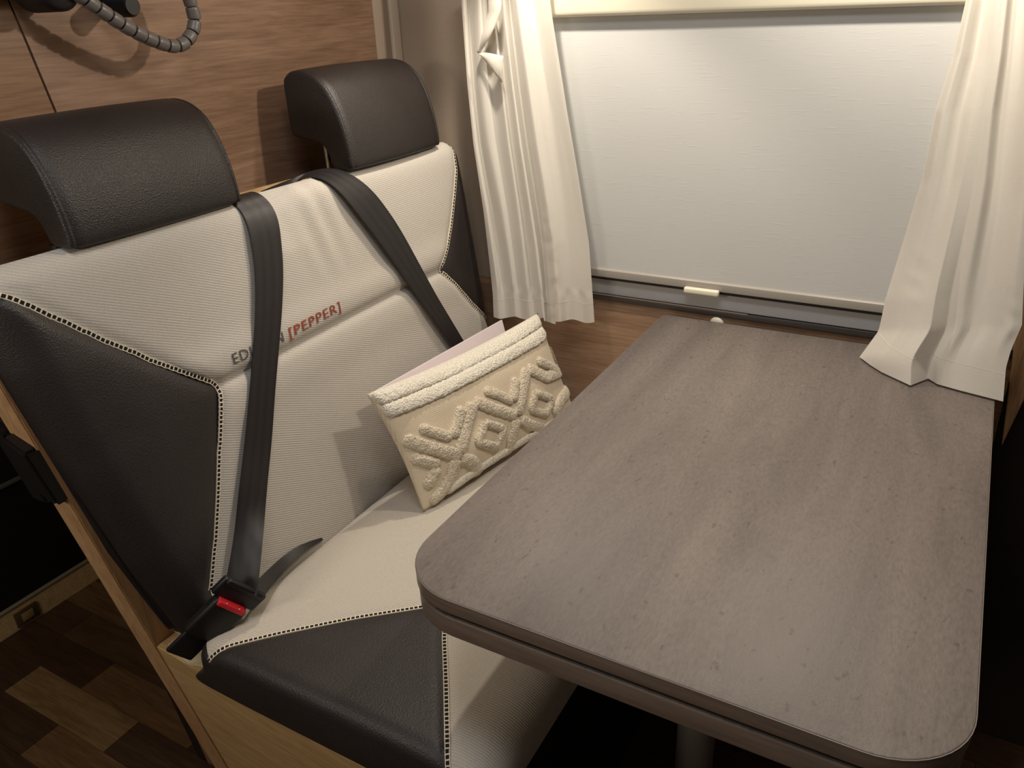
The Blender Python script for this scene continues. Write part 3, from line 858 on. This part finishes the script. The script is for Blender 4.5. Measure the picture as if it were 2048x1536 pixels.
cro, VR = curtain('curtain', 'cream curtain spreading out with its wide hem resting on the table', RL, RR, 0, bottomR, depthR, foldR, 150, 110, rest=.7235)
hem(VR, cro, (.945,), .0002, .00045)
print('VRmin', VR[-1,:,2].min(), VR[-1,:,2].max(), VL[-1,:,2].min())
put(cro.parent)
rail = tube('curtain_rail', [(-.95, -.062, 1.404), (.25, -.062, 1.404)], .006, CREAM, None, 12)
tag(rail, 'slim cream curtain rail above the window blind', 'rail')

# ------------------------------------------------------------------ cushion and card on the seat
TLc = at_x(733, 788, -.742); BLc = at_z(847, 1024, .507); TRc = at_x(1076, 626, -.668)
Sv = TRc-TLc; Tv = BLc-TLc
Nn = np.cross(Tv, Sv); Nn /= np.linalg.norm(Nn)
if Nn[0] < 0: Nn = -Nn
def bulge(s, t):
    a = max(0, 1-abs(2*s-1)**2.6); b = max(0, 1-abs(2*t-1)**2.4)
    return .034*(a*b)**.55+.003*nz1(s*5, t*4, 3)*min(1, 8*min(s, 1-s, t, 1-t))
def pin(s, t):
    # cushion edges draw in between the corners
    return s+(.020*math.sin(PI*t))*(1-2*s)*1.0, t+(.035*math.sin(PI*s))*(1-2*t)
def PF(s, t, h=0.0, side=1):
    s2, t2 = pin(s, t); return TLc+Sv*s2+Tv*t2+Nn*(side*bulge(s, t)*(1 if side > 0 else .75)+h)
ns, nt = 90, 50; V, F = [], []
for side in (1, -1):
    for j in range(nt+1):
        for i in range(ns+1): V.append(PF(i/ns, j/nt, 0, side))
b0 = (ns+1)*(nt+1)
for j in range(nt):
    for i in range(ns):
        a = j*(ns+1)+i; F.append((a, a+ns+1, a+ns+2, a+1)); F.append((b0+a, b0+a+1, b0+a+ns+2, b0+a+ns+1))
pil = empty('throw_cushion', 'oblong cream cushion with raised tufted diamonds leaning on the backrest', 'cushion', tuple(BLc))
bm = bmesh.new(); vs = [bm.verts.new(v) for v in V]
for f in F: bm.faces.new([vs[i] for i in f])
bmesh.ops.remove_doubles(bm, verts=bm.verts, dist=3e-4)
from_bm('cushion_cover', bm, PILLOW, pil)
def st_of(x, y):
    """point of the cushion face under a given outline point"""
    u, v = 700+x*600/1920., 580+y*480/1536.; s, t = .5, .5
    for _ in range(25):
        s_, t_ = max(0, min(1, s)), max(0, min(1, t)); p = on_plane(u, v, TLc+Nn*(bulge(s_, t_)+.004), Nn)-TLc
        A = np.array([[Sv@Sv, Sv@Tv], [Sv@Tv, Tv@Tv]]); q = np.linalg.solve(A, [p@Sv, p@Tv])
        ps, pt_ = pin(s_, t_); s += (q[0]-ps); t += (q[1]-pt_)
    return np.array([s, t])
SLEN, TLEN = np.linalg.norm(Sv), np.linalg.norm(Tv)
def tuft(pts, hw, mat, ht=.008, taper=True, name='tufted_strand', is_st=False):
    P = np.array(pts if is_st else [st_of(*p) for p in pts]); P = P*np.array([SLEN, TLEN])
    n = max(6, int(plen(P)/.0028)); P = resample(P, n); m = 11; V, F = [], []
    P = smooth_path(P, 2)
    for k in range(n):
        t = P[min(k+1, n-1)]-P[max(k-1, 0)]; t /= np.linalg.norm(t)+1e-9; w = np.array([-t[1], t[0]])
        e = 1
        if taper: e = min(1, .55+.45*min(k, n-1-k)/2.)
        for c in range(m):
            th = PI*c/(m-1); rn = random.uniform(-1, 1)
            q = P[k]+w*hw*math.cos(th)*e*(1+.10*rn)+t*random.uniform(-.0007, .0007)
            s, tt = q[0]/SLEN, q[1]/TLEN
            h = ht*(math.sin(th)**.6)*e*(1+.16*random.uniform(-1, 1))-.0012
            V.append(PF(max(.001, min(.999, s)), max(.001, min(.999, tt)), h))
    for k in range(n-1):
        for c in range(m-1): a = k*m+c; F.append((a, a+1, a+m+1, a+m))
    F.append(tuple(range(m))); F.append(tuple((n-1)*m+c for c in range(m))[::-1])
    bm = bmesh.new(); vs = [bm.verts.new(v) for v in V]
    for f in F: bm.faces.new([vs[i] for i in f])
    return from_bm(name, bm, mat, pil)
tuft([(.012, .055), (.2, .050), (.5, .050), (.8, .050), (.985, .050)], .0125, TUFT_TOP, .007, True, 'tufted_band', True)
tuft([(.012, .165), (.25, .165), (.5, .155), (.75, .160), (.985, .165)], .0125, TUFT_TOP, .008, True, 'tufted_band', True)
h1 = .0122
for pts in ([(350, 955), (520, 1010), (690, 1055), (720, 1062)], [(700, 1055), (745, 900), (795, 720)], [(800, 710), (930, 760), (1075, 805)],
            [(1085, 800), (1110, 650), (1140, 500)], [(1140, 500), (1260, 560), (1395, 605)],
            [(690, 1075), (660, 1180), (600, 1290), (530, 1365)], [(715, 1075), (800, 1105), (920, 1130)], [(1075, 825), (1040, 950), (975, 1080)], [(1095, 825), (1160, 865), (1240, 885)],
            [(1385, 610), (1360, 700), (1310, 800)], [(1385, 595), (1350, 450), (1315, 360)]):
    tuft(pts, h1, TUFT)
for pts in ([(455, 880), (560, 915), (660, 945)], [(665, 945), (700, 850), (725, 745)], [(865, 640), (960, 670), (1050, 715)], [(1050, 715), (1062, 640), (1070, 560)], [(1205, 450), (1270, 480), (1335, 510)],
            [(400, 1075), (490, 1095), (580, 1125)], [(570, 1130), (535, 1200), (495, 1270)]):
    tuft(pts, .0100, TUFT)
for ring in ([(870, 850), (990, 888), (945, 1005), (825, 975), (870, 850)], [(1195, 660), (1300, 695), (1262, 795), (1165, 765), (1195, 660)]):
    tuft(ring, .0088, TUFT, .008, False)
tuft([(.12, .955), (.3, .945), (.55, .95), (.80, .945), (.97, .955)], .0095, TUFT_TOP, .007, True, 'tufted_band', True)
put(pil)
# card standing behind the cushion
c1, c2 = at_x(750, 782, -.768), at_x(1003, 640, -.745)
c1b, c2b = c1+np.array([.048, .07, 0]), c2+np.array([.045, .0, 0]); c1b[2] = c2b[2] = .5065
cp = flat('card', [c1, c2, c2b, c1b], .003, PAPER, None)
tag(cp, 'pale lilac card standing between the backrest and the tufted cushion', 'card')

# ------------------------------------------------------------------ cable and bracket on the bulkhead
XH = -.945
hp = [at_x(u, v, XH) for u, v in [(120, -40), (150, -16), (178, 4), (207, 24), (240, 46), (275, 66), (310, 82), (345, 92), (368, 86), (384, 66), (389, 42), (384, 16), (376, -8), (362, -36)]]
path = spline(hp, 200)
cab = empty('wrapped_cable', 'grey spiral-wrapped cable hanging in a loop on the wood panel', 'cable', tuple(path[100]))
tube('cable_core', path[::3], .0062, BLACK, cab, 10)
Lh = plen(path); seg = .0165; k = 0
while (k+1)*seg < Lh:
    a, b = int((k*seg+.0012)/Lh*199), int(((k+1)*seg-.0012)/Lh*199)
    P = path[a:b+1]
    if len(P) >= 3:
        P = P[::2] if (len(P) % 2) else np.vstack([P[::2], P[-1]])
        tube('wrap_turn', P, [.0082]+[.0088]*(len(P)-2)+[.0082], HOSE, cab, 14)
    k += 1
put(cab)
br = empty('screen_bracket', 'black wall bracket on the wood panel above the hanging cable', 'bracket', (-.985, -.60, 1.28))
g0 = at_x(100, 2, -.975); g1 = at_x(238, 4, -.975)
box('wall_plate', BX+.0005, -1.005, g0[1]-.05, g1[1]+.05, 1.268, 1.40, BLACK, br, .004)
for g, w, up in ((g0, .027, .0), (g1, .013, .0)):
    bz = g[2]-(.012 if w > .02 else .018)
    tube('knuckle', [(-1.0045, g[1], bz+w), (-.955, g[1], bz+w), (-.95, g[1], bz+w)], [w, w, w*.8], BLACK, br, 24)
put(br)
for o in COL.objects:
    if '_k' in o: del o['_k']
